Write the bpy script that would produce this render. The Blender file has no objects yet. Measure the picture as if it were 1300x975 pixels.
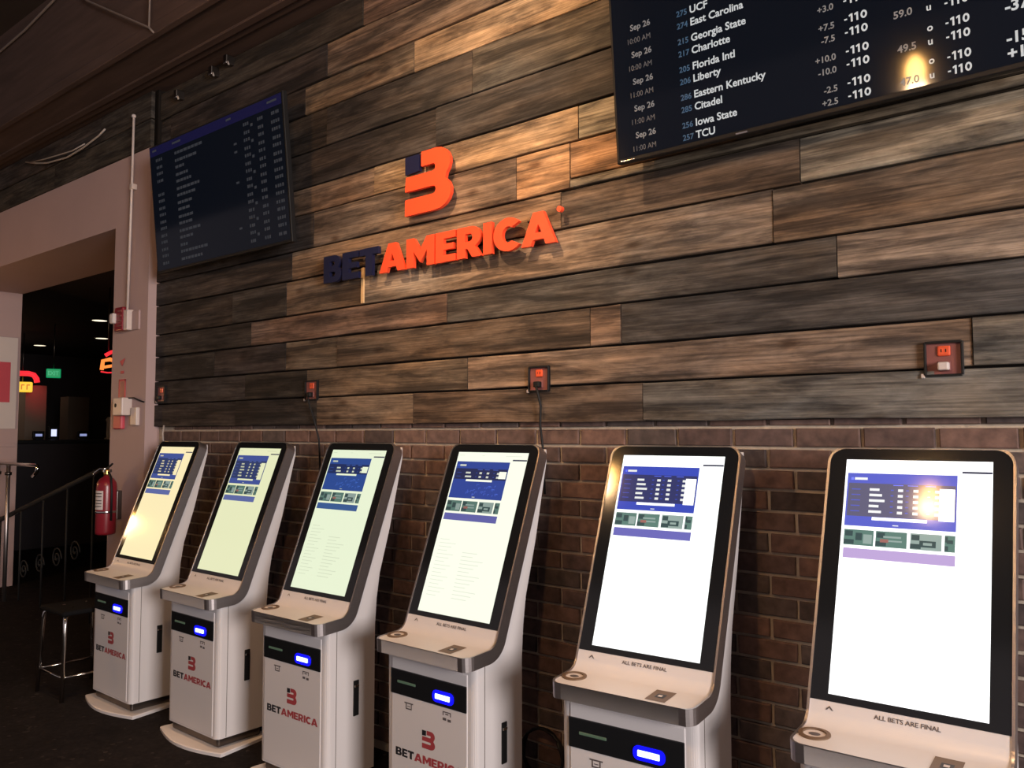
import bpy, bmesh, math, random
from mathutils import Vector, Matrix, Euler
random.seed(7)
S = bpy.context.scene
COL = S.collection
pi = math.pi
# ------------------------------------------------------------------ camera
yaw, pitch, roll = 0.6746, 0.0600, -0.0015
CAM = Vector((0, -2.87, 1.6))
fw = Vector((-math.sin(yaw), math.cos(yaw), 0)); rt = Vector((math.cos(yaw), math.sin(yaw), 0)); up = Vector((0, 0, 1))
f2 = fw*math.cos(pitch) + up*math.sin(pitch); u2 = up*math.cos(pitch) - fw*math.sin(pitch)
r3 = rt*math.cos(roll) + u2*math.sin(roll); u3 = u2*math.cos(roll) - rt*math.sin(roll)
cam = bpy.data.cameras.new('camera'); cam.sensor_width = 36; cam.lens = 1032.3/1300*36
camo = bpy.data.objects.new('camera', cam); COL.objects.link(camo)
M = Matrix((r3, u3, -f2)).transposed().to_4x4(); M.translation = CAM
camo.matrix_world = M; S.camera = camo
# ------------------------------------------------------------------ world, exposure
S.view_settings.view_transform = 'Standard'; S.view_settings.look = 'None'
S.view_settings.exposure = 0.0; S.view_settings.gamma = 1.0; S.view_settings.use_curve_mapping = False
W = bpy.data.worlds.new('world'); S.world = W; W.use_nodes = True
W.node_tree.nodes['Background'].inputs[0].default_value = (0.90, 0.74, 0.78, 1)
W.node_tree.nodes['Background'].inputs[1].default_value = 0.23
# ------------------------------------------------------------------ track lights of the room and an added side fill
def light(name, kind, loc, power, color, size=0.1, target=None, spot=None, blend=0.6):
    l = bpy.data.lights.new(name, kind); l.energy = power; l.color = color
    if kind == 'AREA': l.size = size
    else: l.shadow_soft_size = size
    if kind == 'SPOT': l.spot_size = spot; l.spot_blend = blend
    o = bpy.data.objects.new(name, l); COL.objects.link(o); o.location = loc
    if target is not None:
        o.rotation_euler = (Vector(target)-Vector(loc)).to_track_quat('-Z', 'Y').to_euler()
    return o
WARM = (1.0, 0.64, 0.36)
light('track_spot_light', 'SPOT', (-2.05, -2.2, 4.5), 560, WARM, .05, (-2.4, 0, 2.8), 0.80, 1.0)
light('right_side_fill', 'AREA', (6.5, -4.0, 2.4), 830, (1.0, 0.91, 0.86), 2.4, (-2.5, -.3, 1.3))  # unseen soft fill added at the right to lift wall and kiosk sides
for x_, p_ in ((-.75, 185), (-2.0, 185), (-3.3, 190), (-4.75, 140)):       # track heads above the kiosks, aimed straight down
    light('track_downlight', 'SPOT', (x_, -1.0, 4.5), p_, (1.0, .60, .32), .06, (x_-.05, -.68, 0), .52, .8)

# ------------------------------------------------------------------ materials
MATS = {}
def mat(name, color=(.5,.5,.5), rough=.5, metal=0., emit=None, es=1., spec=.5, coat=0.):
    m = bpy.data.materials.new(name); m.use_nodes = True
    b = m.node_tree.nodes['Principled BSDF']
    b.inputs['Base Color'].default_value = (*color, 1); b.inputs['Roughness'].default_value = rough
    b.inputs['Metallic'].default_value = metal; b.inputs['Specular IOR Level'].default_value = spec
    b.inputs['Coat Weight'].default_value = coat
    if emit is not None:
        b.inputs['Emission Color'].default_value = (*emit, 1); b.inputs['Emission Strength'].default_value = es
    MATS[name] = m
    return m
def nodes(m): return m.node_tree.nodes, m.node_tree.links, m.node_tree.nodes['Principled BSDF']
def noisy(m, scale=8., amt=.25, bump=.05, stretch=(1,1,1), detail=4):
    """break up a flat colour with a soft noise and a little relief"""
    N, L, B = nodes(m)
    tc = N.new('ShaderNodeTexCoord'); mp = N.new('ShaderNodeMapping'); mp.inputs['Scale'].default_value = stretch
    nz = N.new('ShaderNodeTexNoise'); nz.inputs['Scale'].default_value = scale; nz.inputs['Detail'].default_value = detail
    L.new(tc.outputs['Object'], mp.inputs[0]); L.new(mp.outputs[0], nz.inputs['Vector'])
    base = B.inputs['Base Color'].default_value[:]
    mr = N.new('ShaderNodeMapRange'); mr.inputs[3].default_value = 1-amt; mr.inputs[4].default_value = 1+amt
    L.new(nz.outputs['Fac'], mr.inputs[0])
    mx = N.new('ShaderNodeMix'); mx.data_type = 'RGBA'; mx.blend_type = 'MULTIPLY'; mx.inputs[0].default_value = 1
    mx.inputs[6].default_value = base; L.new(mr.outputs[0], mx.inputs[7]); L.new(mx.outputs[2], B.inputs['Base Color'])
    if bump:
        bp = N.new('ShaderNodeBump'); bp.inputs['Strength'].default_value = bump; bp.inputs['Distance'].default_value = .01
        L.new(nz.outputs['Fac'], bp.inputs['Height']); L.new(bp.outputs[0], B.inputs['Normal'])
    return m

def wood_mat(name):
    """weathered barn wood: object colour = board tone, random offset per board"""
    m = mat(name, rough=.78, spec=.3); N, L, B = nodes(m)
    oi = N.new('ShaderNodeObjectInfo'); ge = N.new('ShaderNodeNewGeometry')
    off = N.new('ShaderNodeMath'); off.operation = 'MULTIPLY'; off.inputs[1].default_value = 37.
    L.new(oi.outputs['Random'], off.inputs[0])
    va = N.new('ShaderNodeVectorMath'); va.operation = 'ADD'
    L.new(ge.outputs['Position'], va.inputs[0]); L.new(off.outputs[0], va.inputs[1])
    def noise(sc, stretch, det=6, dist=0.):
        mp = N.new('ShaderNodeMapping'); mp.inputs['Scale'].default_value = stretch
        L.new(va.outputs[0], mp.inputs[0])
        n = N.new('ShaderNodeTexNoise'); n.inputs['Scale'].default_value = sc; n.inputs['Detail'].default_value = det
        n.inputs['Distortion'].default_value = dist; n.inputs['Roughness'].default_value = .62
        L.new(mp.outputs[0], n.inputs['Vector']); return n
    grain = noise(1, (2.4, 40, 120), 9, .25)
    patch = noise(1, (2.0, 9, 17), 8, .5)
    blot = noise(1, (9, 12, 22), 6, .6)
    tint = noise(1, (1.3, 4, 5), 3, .4)
    # dark stain patches
    r1 = N.new('ShaderNodeValToRGB'); r1.color_ramp.elements[0].position = .40; r1.color_ramp.elements[1].position = .62
    r1.color_ramp.elements[0].color = (.34,.33,.34,1); r1.color_ramp.elements[1].color = (1.35,1.3,1.25,1)
    L.new(patch.outputs['Fac'], r1.inputs[0])
    m1 = N.new('ShaderNodeMix'); m1.data_type='RGBA'; m1.blend_type='MULTIPLY'; m1.inputs[0].default_value=1; m1.clamp_result=False
    L.new(oi.outputs['Color'], m1.inputs[6]); L.new(r1.outputs[0], m1.inputs[7])
    r2 = N.new('ShaderNodeValToRGB'); r2.color_ramp.elements[0].position = .30; r2.color_ramp.elements[1].position = .72
    r2.color_ramp.elements[0].color = (.35,.34,.33,1); r2.color_ramp.elements[1].color = (1.5,1.5,1.5,1)
    L.new(grain.outputs['Fac'], r2.inputs[0])
    m2 = N.new('ShaderNodeMix'); m2.data_type='RGBA'; m2.blend_type='MULTIPLY'; m2.inputs[0].default_value=.85; m2.clamp_result=False
    L.new(m1.outputs[2], m2.inputs[6]); L.new(r2.outputs[0], m2.inputs[7])
    rb = N.new('ShaderNodeValToRGB'); rb.color_ramp.elements[0].position = .33; rb.color_ramp.elements[1].position = .62
    rb.color_ramp.elements[0].color = (.50,.48,.47,1); rb.color_ramp.elements[1].color = (1.12,1.12,1.12,1)
    L.new(blot.outputs['Fac'], rb.inputs[0])
    mb_ = N.new('ShaderNodeMix'); mb_.data_type='RGBA'; mb_.blend_type='MULTIPLY'; mb_.inputs[0].default_value=.55; mb_.clamp_result=False
    L.new(m2.outputs[2], mb_.inputs[6]); L.new(rb.outputs[0], mb_.inputs[7]); m2 = mb_
    # reddish tint and grey bloom
    r3_ = N.new('ShaderNodeValToRGB'); r3_.color_ramp.elements[0].position=.35; r3_.color_ramp.elements[1].position=.7
    r3_.color_ramp.elements[0].color=(.90,.97,1.04,1); r3_.color_ramp.elements[1].color=(1.10,.98,.84,1)
    L.new(tint.outputs['Fac'], r3_.inputs[0])
    m3 = N.new('ShaderNodeMix'); m3.data_type='RGBA'; m3.blend_type='MULTIPLY'; m3.inputs[0].default_value=1; m3.clamp_result=False
    L.new(m2.outputs[2], m3.inputs[6]); L.new(r3_.outputs[0], m3.inputs[7])
    # knots
    mp = N.new('ShaderNodeMapping'); mp.inputs['Scale'].default_value = (3.2, 1, 7.5); L.new(va.outputs[0], mp.inputs[0])
    vo = N.new('ShaderNodeTexVoronoi'); vo.inputs['Scale'].default_value = 1.0; L.new(mp.outputs[0], vo.inputs['Vector'])
    kr = N.new('ShaderNodeValToRGB'); kr.color_ramp.elements[0].position=.05; kr.color_ramp.elements[1].position=.17
    kr.color_ramp.elements[0].color=(.35,.26,.2,1); kr.color_ramp.elements[1].color=(1,1,1,1)
    L.new(vo.outputs['Distance'], kr.inputs[0])
    m4 = N.new('ShaderNodeMix'); m4.data_type='RGBA'; m4.blend_type='MULTIPLY'; m4.inputs[0].default_value=.8
    L.new(m3.outputs[2], m4.inputs[6]); L.new(kr.outputs[0], m4.inputs[7]); L.new(m4.outputs[2], B.inputs['Base Color'])
    bp = N.new('ShaderNodeBump'); bp.inputs['Strength'].default_value=.5; bp.inputs['Distance'].default_value=.006
    L.new(grain.outputs['Fac'], bp.inputs['Height']); L.new(bp.outputs[0], B.inputs['Normal'])
    return m
WOOD = wood_mat('weathered_wood')

def brick_mat():
    m = mat('brick', rough=.85, spec=.25); N, L, B = nodes(m)
    oi = N.new('ShaderNodeObjectInfo'); ge = N.new('ShaderNodeNewGeometry')
    n = N.new('ShaderNodeTexNoise'); n.inputs['Scale'].default_value = 22; n.inputs['Detail'].default_value = 6
    L.new(ge.outputs['Position'], n.inputs['Vector'])
    r = N.new('ShaderNodeValToRGB'); r.color_ramp.elements[0].position=.3; r.color_ramp.elements[1].position=.7
    r.color_ramp.elements[0].color=(.6,.6,.62,1); r.color_ramp.elements[1].color=(1.25,1.2,1.15,1)
    L.new(n.outputs['Fac'], r.inputs[0])
    mx = N.new('ShaderNodeMix'); mx.data_type='RGBA'; mx.blend_type='MULTIPLY'; mx.inputs[0].default_value=1
    L.new(oi.outputs['Color'], mx.inputs[6]); L.new(r.outputs[0], mx.inputs[7]); L.new(mx.outputs[2], B.inputs['Base Color'])
    bp = N.new('ShaderNodeBump'); bp.inputs['Strength'].default_value=.5; bp.inputs['Distance'].default_value=.006
    L.new(n.outputs['Fac'], bp.inputs['Height']); L.new(bp.outputs[0], B.inputs['Normal'])
    return m
BRICK = brick_mat()
MORTAR = noisy(mat('mortar', (.45,.38,.31), .95, spec=.2), 40, .3, .4)
BACKING = noisy(mat('plank_backing', (.012,.010,.009), .95, spec=.1), 10, .3, .1)
PAINT = noisy(mat('beige_paint', (.44,.325,.325), .6, spec=.3), 3, .06, .03)
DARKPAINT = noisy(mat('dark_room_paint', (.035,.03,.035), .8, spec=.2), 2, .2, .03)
CEIL = noisy(mat('dark_ceiling', (.045,.035,.032), .9, spec=.1), 1.5, .3, .05)
BEAM = noisy(mat('dark_timber', (.075,.050,.045), .8, spec=.2), 3, .45, .3, (.6,6,6))
# carpet
CARPET = mat('carpet', (.03,.028,.03), .95, spec=.1)
N, L, B = nodes(CARPET)
ge = N.new('ShaderNodeNewGeometry'); vo = N.new('ShaderNodeTexVoronoi'); vo.inputs['Scale'].default_value = 55
n2 = N.new('ShaderNodeTexNoise'); n2.inputs['Scale'].default_value = 9
L.new(ge.outputs['Position'], vo.inputs['Vector']); L.new(ge.outputs['Position'], n2.inputs['Vector'])
rr = N.new('ShaderNodeValToRGB'); e = rr.color_ramp.elements
e[0].position=.0; e[0].color=(.014,.012,.014,1); e[1].position=1; e[1].color=(.075,.060,.058,1)
x_ = e.new(.86); x_.color=(.024,.020,.021,1)
L.new(vo.outputs['Color'], rr.inputs[0])
mx = N.new('ShaderNodeMix'); mx.data_type='RGBA'; mx.blend_type='MULTIPLY'; mx.inputs[0].default_value=.6
L.new(rr.outputs[0], mx.inputs[6]); L.new(n2.outputs['Fac'], mx.inputs[7]); L.new(mx.outputs[2], B.inputs['Base Color'])

WHITE = noisy(mat('white_powder_coat', (.64,.61,.62), .38, spec=.45), 2, .03, 0)
STEEL = noisy(mat('brushed_steel', (.50,.46,.465), .40, 1.), 6, .10, .02, (1,1,60))
DSTEEL = noisy(mat('dark_steel', (.16,.14,.13), .35, 1.), 8, .1, 0)
RUBBER = noisy(mat('black_rubber', (.006,.006,.007), .85, spec=.1), 6, .15, 0)
CHROME = noisy(mat('chrome', (.75,.73,.70), .14, 1.), 5, .05, 0)
BLACKGLASS = noisy(mat('black_glass', (.010,.011,.013), .10, spec=.6), 3, .05, 0)
BLACKPL = noisy(mat('black_plastic', (.011,.011,.012), .5, spec=.25), 6, .15, 0)
SEAM = noisy(mat('seam_shadow_gap', (.16,.14,.13), .7), 6, .1, 0)
NAVY = noisy(mat('navy_plastic', (.010,.012,.045), .35), 4, .1, 0)
ORANGE = noisy(mat('orange_red_plastic', (.90,.085,.030), .35), 3, .06, 0)
INKBLACK = noisy(mat('black_print', (.015,.015,.02), .5), 6, .1, 0)
INKRED = noisy(mat('red_print', (.36,.05,.06), .5), 6, .1, 0)
INKGREY = noisy(mat('grey_print', (.10,.085,.09), .5), 6, .1, 0)
RED = noisy(mat('red_enamel', (.22,.012,.022), .3), 4, .1, 0)
REDBROWN = noisy(mat('red_brown_steel', (.22,.075,.068), .5), 8, .2, 0)
OUTORANGE = noisy(mat('orange_receptacle', (.75,.10,.035), .4), 6, .1, 0)
OFFWHITE = noisy(mat('off_white_plastic', (.60,.52,.50), .45), 4, .05, 0)
PINKRED = noisy(mat('pink_red_print', (.55,.07,.10), .5), 3, .15, 0)
PAPER = noisy(mat('white_paper', (.62,.56,.55), .6), 3, .06, 0)
BROWNPRINT = noisy(mat('brown_sticker', (.14,.085,.05), .5), 9, .2, 0)
BRASS = noisy(mat('brass', (.7,.45,.16), .3, 1.), 5, .1, 0)
WIRE2 = noisy(mat('dull_wire', (.16,.13,.12), .6), 5, .1, 0)
WIRE = noisy(mat('grey_wire', (.38,.33,.30), .5), 5, .1, 0)
IRON = noisy(mat('black_iron', (.010,.010,.011), .75), 6, .2, .05)
BULB = mat('bulb_glow', (1,.7,.3), .3, emit=(1.0,.50,.14), es=260)
LEDBLUE = mat('blue_led_glow', (0,0,.2), .3, emit=(.003,.003,.75), es=2.5)
LEDWHITE = mat('white_led_core', (.5,.6,1), .3, emit=(.50,.66,1.0), es=3.5)
SLOTG = mat('green_slot_glow', (.05,.08,.05), .4, emit=(.030,.050,.034), es=1.)

# ------------------------------------------------------------------ mesh helpers
class MB:
    def __init__(s): s.v=[]; s.f=[]; s.m=[]; s.mats=[]; s.sm=[]
    def mi(s, m):
        if m not in s.mats: s.mats.append(m)
        return s.mats.index(m)
    def add(s, verts, faces, m, smooth=False):
        o=len(s.v); k=s.mi(m); s.v += [tuple(p) for p in verts]
        for f in faces: s.f.append([o+i for i in f]); s.m.append(k); s.sm.append(smooth)
    def box(s, x0,x1,y0,y1,z0,z1,m, T=None):
        vs=[(x,y,z) for x in (x0,x1) for y in (y0,y1) for z in (z0,z1)]
        if T is not None: vs=[T@Vector(p) for p in vs]
        s.add(vs, [(0,1,3,2),(4,6,7,5),(0,4,5,1),(2,3,7,6),(0,2,6,4),(1,5,7,3)], m)
    def bbox(s, x0,x1,y0,y1,z0,z1,m,r=.004,seg=2,T=None):
        bm=bmesh.new(); bmesh.ops.create_cube(bm,size=1)
        for v in bm.verts: v.co=Vector(((x0+x1)/2+v.co.x*(x1-x0),(y0+y1)/2+v.co.y*(y1-y0),(z0+z1)/2+v.co.z*(z1-z0)))
        bmesh.ops.bevel(bm,geom=bm.edges[:],offset=r,segments=seg,profile=.5,affect='EDGES')
        s.bm(bm,m,T)
    def bm(s,bm,m,T=None,smooth=False):
        bm.verts.index_update()
        vs=[(T@v.co if T is not None else v.co.copy()) for v in bm.verts]
        s.add(vs,[[v.index for v in f.verts] for f in bm.faces],m,smooth); bm.free()
    def tube(s, pts, r, m, n=8, cap=True):
        pts=[Vector(p) for p in pts]; rings=[]; prev=None
        for i,p in enumerate(pts):
            t=(pts[min(i+1,len(pts)-1)]-pts[max(i-1,0)]).normalized()
            if prev is None:
                a=Vector((0,0,1)) if abs(t.z)<.9 else Vector((1,0,0)); u=t.cross(a).normalized()
            else: u=(prev-t*prev.dot(t)).normalized()
            prev=u; w=t.cross(u); rad=r[i] if isinstance(r,(list,tuple)) else r
            rings.append([p+(u*math.cos(2*pi*k/n)+w*math.sin(2*pi*k/n))*rad for k in range(n)])
        vs=[q for R in rings for q in R]; fs=[]
        for i in range(len(rings)-1):
            for k in range(n): fs.append((i*n+k,i*n+(k+1)%n,(i+1)*n+(k+1)%n,(i+1)*n+k))
        if cap: fs.append(list(range(n))[::-1]); fs.append([len(vs)-n+k for k in range(n)])
        s.add(vs,fs,m,True)
    def lathe(s, prof, c, m, n=20, axis='z'):
        vs=[];fs=[]
        for (r,h) in prof:
            for k in range(n):
                a=2*pi*k/n; p=(r*math.cos(a),r*math.sin(a),h)
                if axis=='y': p=(p[0],-p[2],p[1])
                vs.append((c[0]+p[0],c[1]+p[1],c[2]+p[2]))
        for i in range(len(prof)-1):
            for k in range(n): fs.append((i*n+k,i*n+(k+1)%n,(i+1)*n+(k+1)%n,(i+1)*n+k))
        fs.append(list(range(n))[::-1]); fs.append([len(vs)-n+k for k in range(n)])
        s.add(vs,fs,m,True)
    def mesh(s, name):
        me=bpy.data.meshes.new(name); me.from_pydata(s.v,[],s.f)
        for m in s.mats: me.materials.append(m)
        me.polygons.foreach_set('material_index',s.m); me.polygons.foreach_set('use_smooth',s.sm)
        me.update(); return me
def put(name, mb, parent=None, label=None, cat=None, group=None, kind=None, loc=None, auto=True):
    me = mb.mesh(name) if isinstance(mb,MB) else mb
    if auto and isinstance(mb,MB):
        bm=bmesh.new(); bm.from_mesh(me); bmesh.ops.recalc_face_normals(bm,faces=bm.faces); bm.to_mesh(me); bm.free()
    o=bpy.data.objects.new(name,me); COL.objects.link(o)
    if parent is not None: o.parent=parent
    if loc is not None: o.location=loc
    tag(o,label,cat,group,kind); return o
def tag(o,label=None,cat=None,group=None,kind=None):
    for k,v in (('label',label),('category',cat),('group',group),('kind',kind)):
        if v: o[k]=v
def thing(name,loc,label,cat,group=None,rz=0):
    o=bpy.data.objects.new(name,None); COL.objects.link(o); o.location=loc; o.rotation_euler=(0,0,rz)
    o.empty_display_size=.1; tag(o,label,cat,group); return o
# text and flat glyph outlines -> (verts, faces) in the XY plane
_tc={}
def curve_mesh(cu):
    ob=bpy.data.objects.new('tmp',cu); COL.objects.link(ob); bpy.context.view_layer.update()
    dg=bpy.context.evaluated_depsgraph_get(); me=bpy.data.meshes.new_from_object(ob.evaluated_get(dg))
    vs=[v.co.copy() for v in me.vertices]; fs=[list(p.vertices) for p in me.polygons]
    bpy.data.objects.remove(ob); bpy.data.meshes.remove(me); bpy.data.curves.remove(cu); return vs,fs
def text(body, bold=0.):
    k=(body,bold)
    if k not in _tc:
        cu=bpy.data.curves.new('t','FONT'); cu.body=body; cu.size=1; cu.resolution_u=3; cu.offset=bold; cu.fill_mode='FRONT'
        _tc[k]=curve_mesh(cu)
    return _tc[k]
def glyph(loops, depth=0.):
    cu=bpy.data.curves.new('g','CURVE'); cu.dimensions='2D'; cu.fill_mode='BOTH'; cu.extrude=depth
    for lp in loops:
        sp=cu.splines.new('POLY'); sp.points.add(len(lp)-1); sp.use_cyclic_u=True
        for p,q in zip(sp.points,lp): p.co=(q[0],q[1],0,1)
    return curve_mesh(cu)
def arc(cx,cy,rx,ry,a0,a1,n=7):
    return [(cx+rx*math.cos(math.radians(a0+(a1-a0)*i/n)),cy+ry*math.sin(math.radians(a0+(a1-a0)*i/n))) for i in range(n+1)]
def rect(x0,x1,y0,y1): return [(x0,y0),(x1,y0),(x1,y1),(x0,y1)]
# bold letters, height 1
def letters():
    G={}
    G['B']=(.80,[[(0,0)]+[(.52,0)]+arc(.52,.275,.27,.275,-90,65,6)+arc(.47,.755,.25,.245,-40,90,5)+[(0,1)],
        [(.24,.60),(.24,.80)]+arc(.42,.70,.09,.10,90,-90,4)],[(.24,.20),(.24,.40)]+arc(.44,.30,.11,.10,90,-90,4)) if 0 else None
    G['B']=(.86,[[(0,0),(.57,0)]+arc(.57,.285,.29,.285,-90,60,6)+arc(.53,.75,.28,.25,-35,90,5)+[(0,1)],
        [(.30,.615)]+arc(.47,.70,.075,.085,-90,90,4)+[(.30,.785)],[(.30,.215)]+arc(.49,.305,.09,.09,-90,90,4)+[(.30,.395)]])
    G['E']=(.76,[[(0,0),(.76,0),(.76,.23),(.30,.23),(.30,.40),(.68,.40),(.68,.60),(.30,.60),(.30,.77),(.75,.77),(.75,1),(0,1)]])
    G['T']=(.84,[[(.27,0),(.57,0),(.57,.75),(.84,.75),(.84,1),(0,1),(0,.75),(.27,.75)]])
    G['A']=(1.10,[[(0,0),(.31,0),(.375,.17),(.725,.17),(.79,0),(1.10,0),(.71,1),(.39,1)],[(.45,.38),(.55,.64),(.65,.38)]])
    G['M']=(1.12,[[(0,0),(.29,0),(.29,.54),(.56,.14),(.83,.54),(.83,0),(1.12,0),(1.12,1),(.82,1),(.56,.57),(.30,1),(0,1)]])
    G['R']=(.90,[[(0,0),(.30,0),(.30,.29),(.38,.29),(.56,0),(.90,0),(.66,.35)]+arc(.52,.67,.34,.33,-52,90,7)+[(0,1)],
        [(.30,.52)]+arc(.48,.645,.09,.125,-90,90,5)+[(.30,.77)]])
    G['I']=(.30,[rect(0,.30,0,1)])
    c=arc(.50,.50,.50,.52,42,318,18); d=arc(.50,.50,.20,.25,305,55,14)
    G['C']=(.88,[c+d])
    return G
LET=letters()
def word(s, gap=.055):
    x=0; out=[]
    for ch in s:
        w,l=LET[ch]; out.append((ch,x)); x+=w+gap
    return out, x-gap
# emblem on a unit square: orange flag shape and a navy block
EMB_O=[[(0,0),(.66,0)]+arc(.66,.27,.34,.27,-90,50,7)+arc(.70,.74,.28,.26,-45,90,7)+[(.36,1),(.36,.76),(.62,.76)]+arc(.62,.70,.05,.06,90,-90,4)+[(.36,.64),(.02,.64),(0,.44),(.0,.40),(.62,.40)]+arc(.62,.335,.06,.065,90,-90,4)+[(.02,.27),(0,.25)]]
EMB_N=[[(0,.68),(.31,.70),(.31,.98),(0,.98)]]

# ------------------------------------------------------------------ setting: floor, ceiling, walls
XL, XR = -5.44, 0.75
mb=MB(); mb.box(-20,5,-7,9,-.12,0,CARPET); put('floor',mb,kind='structure')
mb=MB(); mb.box(-20,5,-7,.65,4.75,4.9,CEIL); put('ceiling',mb,kind='structure')
# bulkhead beam running along the top of the plank wall
mb=MB(); mb.box(-18,2.5,-.50,-.14,4.005,4.75,BEAM); mb.box(-18,2.5,-.14,.3,4.02,4.75,BEAM); mb.bbox(-18,2.5,-.515,-.47,3.985,4.06,BEAM,.006); mb.bbox(-18,2.5,-.25,-.20,3.99,4.02,BEAM,.004)
put('trim_1',mb,kind='structure')
mb=MB(); mb.box(XL,XR+2,.012,.6,0,1.66,MORTAR); mb.box(XL,XR+2,.0,.6,1.645,4.02,BACKING)
wall=put('wall_back',mb,kind='structure')
# pink beige column, header over the wide opening, and its far jamb
mb=MB(); mb.box(-5.94,XL,-.09,.62,0,3.6,PAINT); mb.box(-9.54,-5.94,-.09,.62,3.10,3.6,PAINT); mb.box(-10.4,-9.54,-.09,.62,0,3.6,PAINT); mb.box(-18,-10.4,-.09,.62,0,3.6,PAINT)
mb.box(-18,XL,-.05,.62,3.6,4.02,BACKING)
leftwall=put('wall_left',mb,kind='structure')
mb=MB(); mb.bbox(-9.545,-9.525,-.05,.60,1.46,1.50,PAINT,.004); mb.bbox(-9.545,-9.528,-.05,.60,1.30,1.33,PAINT,.004)
put('trim_2',mb,kind='structure')

# ---- planks
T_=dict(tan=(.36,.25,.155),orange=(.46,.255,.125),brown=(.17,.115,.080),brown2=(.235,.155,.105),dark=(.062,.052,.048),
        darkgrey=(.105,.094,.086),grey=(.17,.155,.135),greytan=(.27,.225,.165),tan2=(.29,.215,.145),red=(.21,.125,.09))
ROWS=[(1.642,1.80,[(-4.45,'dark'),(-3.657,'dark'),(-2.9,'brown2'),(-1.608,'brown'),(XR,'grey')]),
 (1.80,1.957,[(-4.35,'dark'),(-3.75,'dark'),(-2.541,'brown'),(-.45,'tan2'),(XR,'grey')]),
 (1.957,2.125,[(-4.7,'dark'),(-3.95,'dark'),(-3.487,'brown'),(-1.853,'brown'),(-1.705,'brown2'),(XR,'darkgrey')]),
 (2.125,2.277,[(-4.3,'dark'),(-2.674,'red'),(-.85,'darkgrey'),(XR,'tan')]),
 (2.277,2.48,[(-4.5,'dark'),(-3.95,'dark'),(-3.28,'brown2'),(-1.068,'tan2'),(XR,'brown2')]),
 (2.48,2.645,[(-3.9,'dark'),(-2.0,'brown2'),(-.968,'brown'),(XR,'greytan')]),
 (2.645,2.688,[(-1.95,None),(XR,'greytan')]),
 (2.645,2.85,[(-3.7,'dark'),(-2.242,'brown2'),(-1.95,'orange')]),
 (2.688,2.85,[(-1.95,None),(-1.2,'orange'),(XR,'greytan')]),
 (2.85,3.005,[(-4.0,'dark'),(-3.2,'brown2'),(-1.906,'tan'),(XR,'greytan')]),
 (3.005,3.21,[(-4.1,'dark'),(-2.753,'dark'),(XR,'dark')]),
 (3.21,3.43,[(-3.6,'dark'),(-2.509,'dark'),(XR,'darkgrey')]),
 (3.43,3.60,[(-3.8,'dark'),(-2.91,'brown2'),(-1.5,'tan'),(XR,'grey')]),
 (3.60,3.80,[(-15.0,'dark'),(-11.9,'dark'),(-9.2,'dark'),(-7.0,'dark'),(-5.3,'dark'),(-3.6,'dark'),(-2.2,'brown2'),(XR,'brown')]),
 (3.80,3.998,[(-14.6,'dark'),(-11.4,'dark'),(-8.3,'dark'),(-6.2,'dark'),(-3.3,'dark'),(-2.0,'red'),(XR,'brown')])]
def plank(x0,x1,z0,z1,y,tone):
    g=.0035; n=max(2,min(7,int((x1-x0)/.3))); th=.022+random.uniform(0,.006)
    mb=MB(); vs=[]; yf=y-random.uniform(-.003,.004); c=.003
    for i in range(n+1):
        x=x0+.002+(x1-x0-.004)*i/n
        a=z0+g+random.uniform(-.0015,.003); b=z1-g+random.uniform(-.003,.0015); w=yf+random.uniform(-.0012,.0012)
        vs+=[(x,w+th,a),(x,w+c,a),(x,w,a+c),(x,w,b-c),(x,w+c,b),(x,w+th,b)]
    fs=[]
    for i in range(n):
        for k in range(6): fs.append((i*6+k,i*6+(k+1)%6,(i+1)*6+(k+1)%6,(i+1)*6+k))
    fs.append((0,1,2,3,4,5)); fs.append(tuple(n*6+5-k for k in range(6)))
    mb.add(vs,fs,WOOD); o=put('plank',mb,wall if x1>XL else leftwall)
    t=T_[tone]; g_=sum(t)/3; t=[g_+(q-g_)*.74 for q in t]; t=[q*.93 for q in t]; j=random.uniform(.85,1.15); o.color=(t[0]*j,t[1]*j*random.uniform(.96,1.04),t[2]*j*random.uniform(.93,1.07),1)
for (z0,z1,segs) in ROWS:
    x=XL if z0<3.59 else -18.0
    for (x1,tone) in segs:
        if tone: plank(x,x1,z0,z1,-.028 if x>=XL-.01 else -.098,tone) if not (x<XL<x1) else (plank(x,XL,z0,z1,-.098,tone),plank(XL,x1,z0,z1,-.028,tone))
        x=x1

# ---- bricks
KX=[-4.8652,-3.9963,-3.1490,-2.2822,-1.4127,-.5831]; KY=[-.1643,-.1538,-.1566,-.1486,-.1571,-.1941]; KW=[-.0124,-.0120,.0054,-.0121,.0539,.0237]
def hull(P):
    P=sorted(set(P)); 
    def half(Q):
        h=[]
        for p in Q:
            while len(h)>1 and (h[-1][0]-h[-2][0])*(p[1]-h[-2][1])-(h[-1][1]-h[-2][1])*(p[0]-h[-2][0])<=0: h.pop()
            h.append(p)
        return h[:-1]
    return half(P)+half(P[::-1])
def pj(p): d=Vector(p)-CAM; return (d.x/d.y,d.z/d.y)
HULLS=[]
for x,y,w in zip(KX,KY,KW):
    for pts in ([(0,1.55),(.06,1.5),(-.27,.78),(-.09,.9)],[(-.385,0.02),(-.11,.02),(-.385,.74),(-.11,.78),(-.447,.76)]):
        HULLS.append(hull([pj((x+sx*.25,y+a,b)) for sx in (-1,1) for a,b in pts]))
def covered(p):
    q=pj(p)
    for h in HULLS:
        if all((h[(i+1)%len(h)][0]-h[i][0])*(q[1]-h[i][1])-(h[(i+1)%len(h)][1]-h[i][1])*(q[0]-h[i][0])>=0 for i in range(len(h))): return True
    return False
BL, CH = .228, .0752
variants=[]
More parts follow.
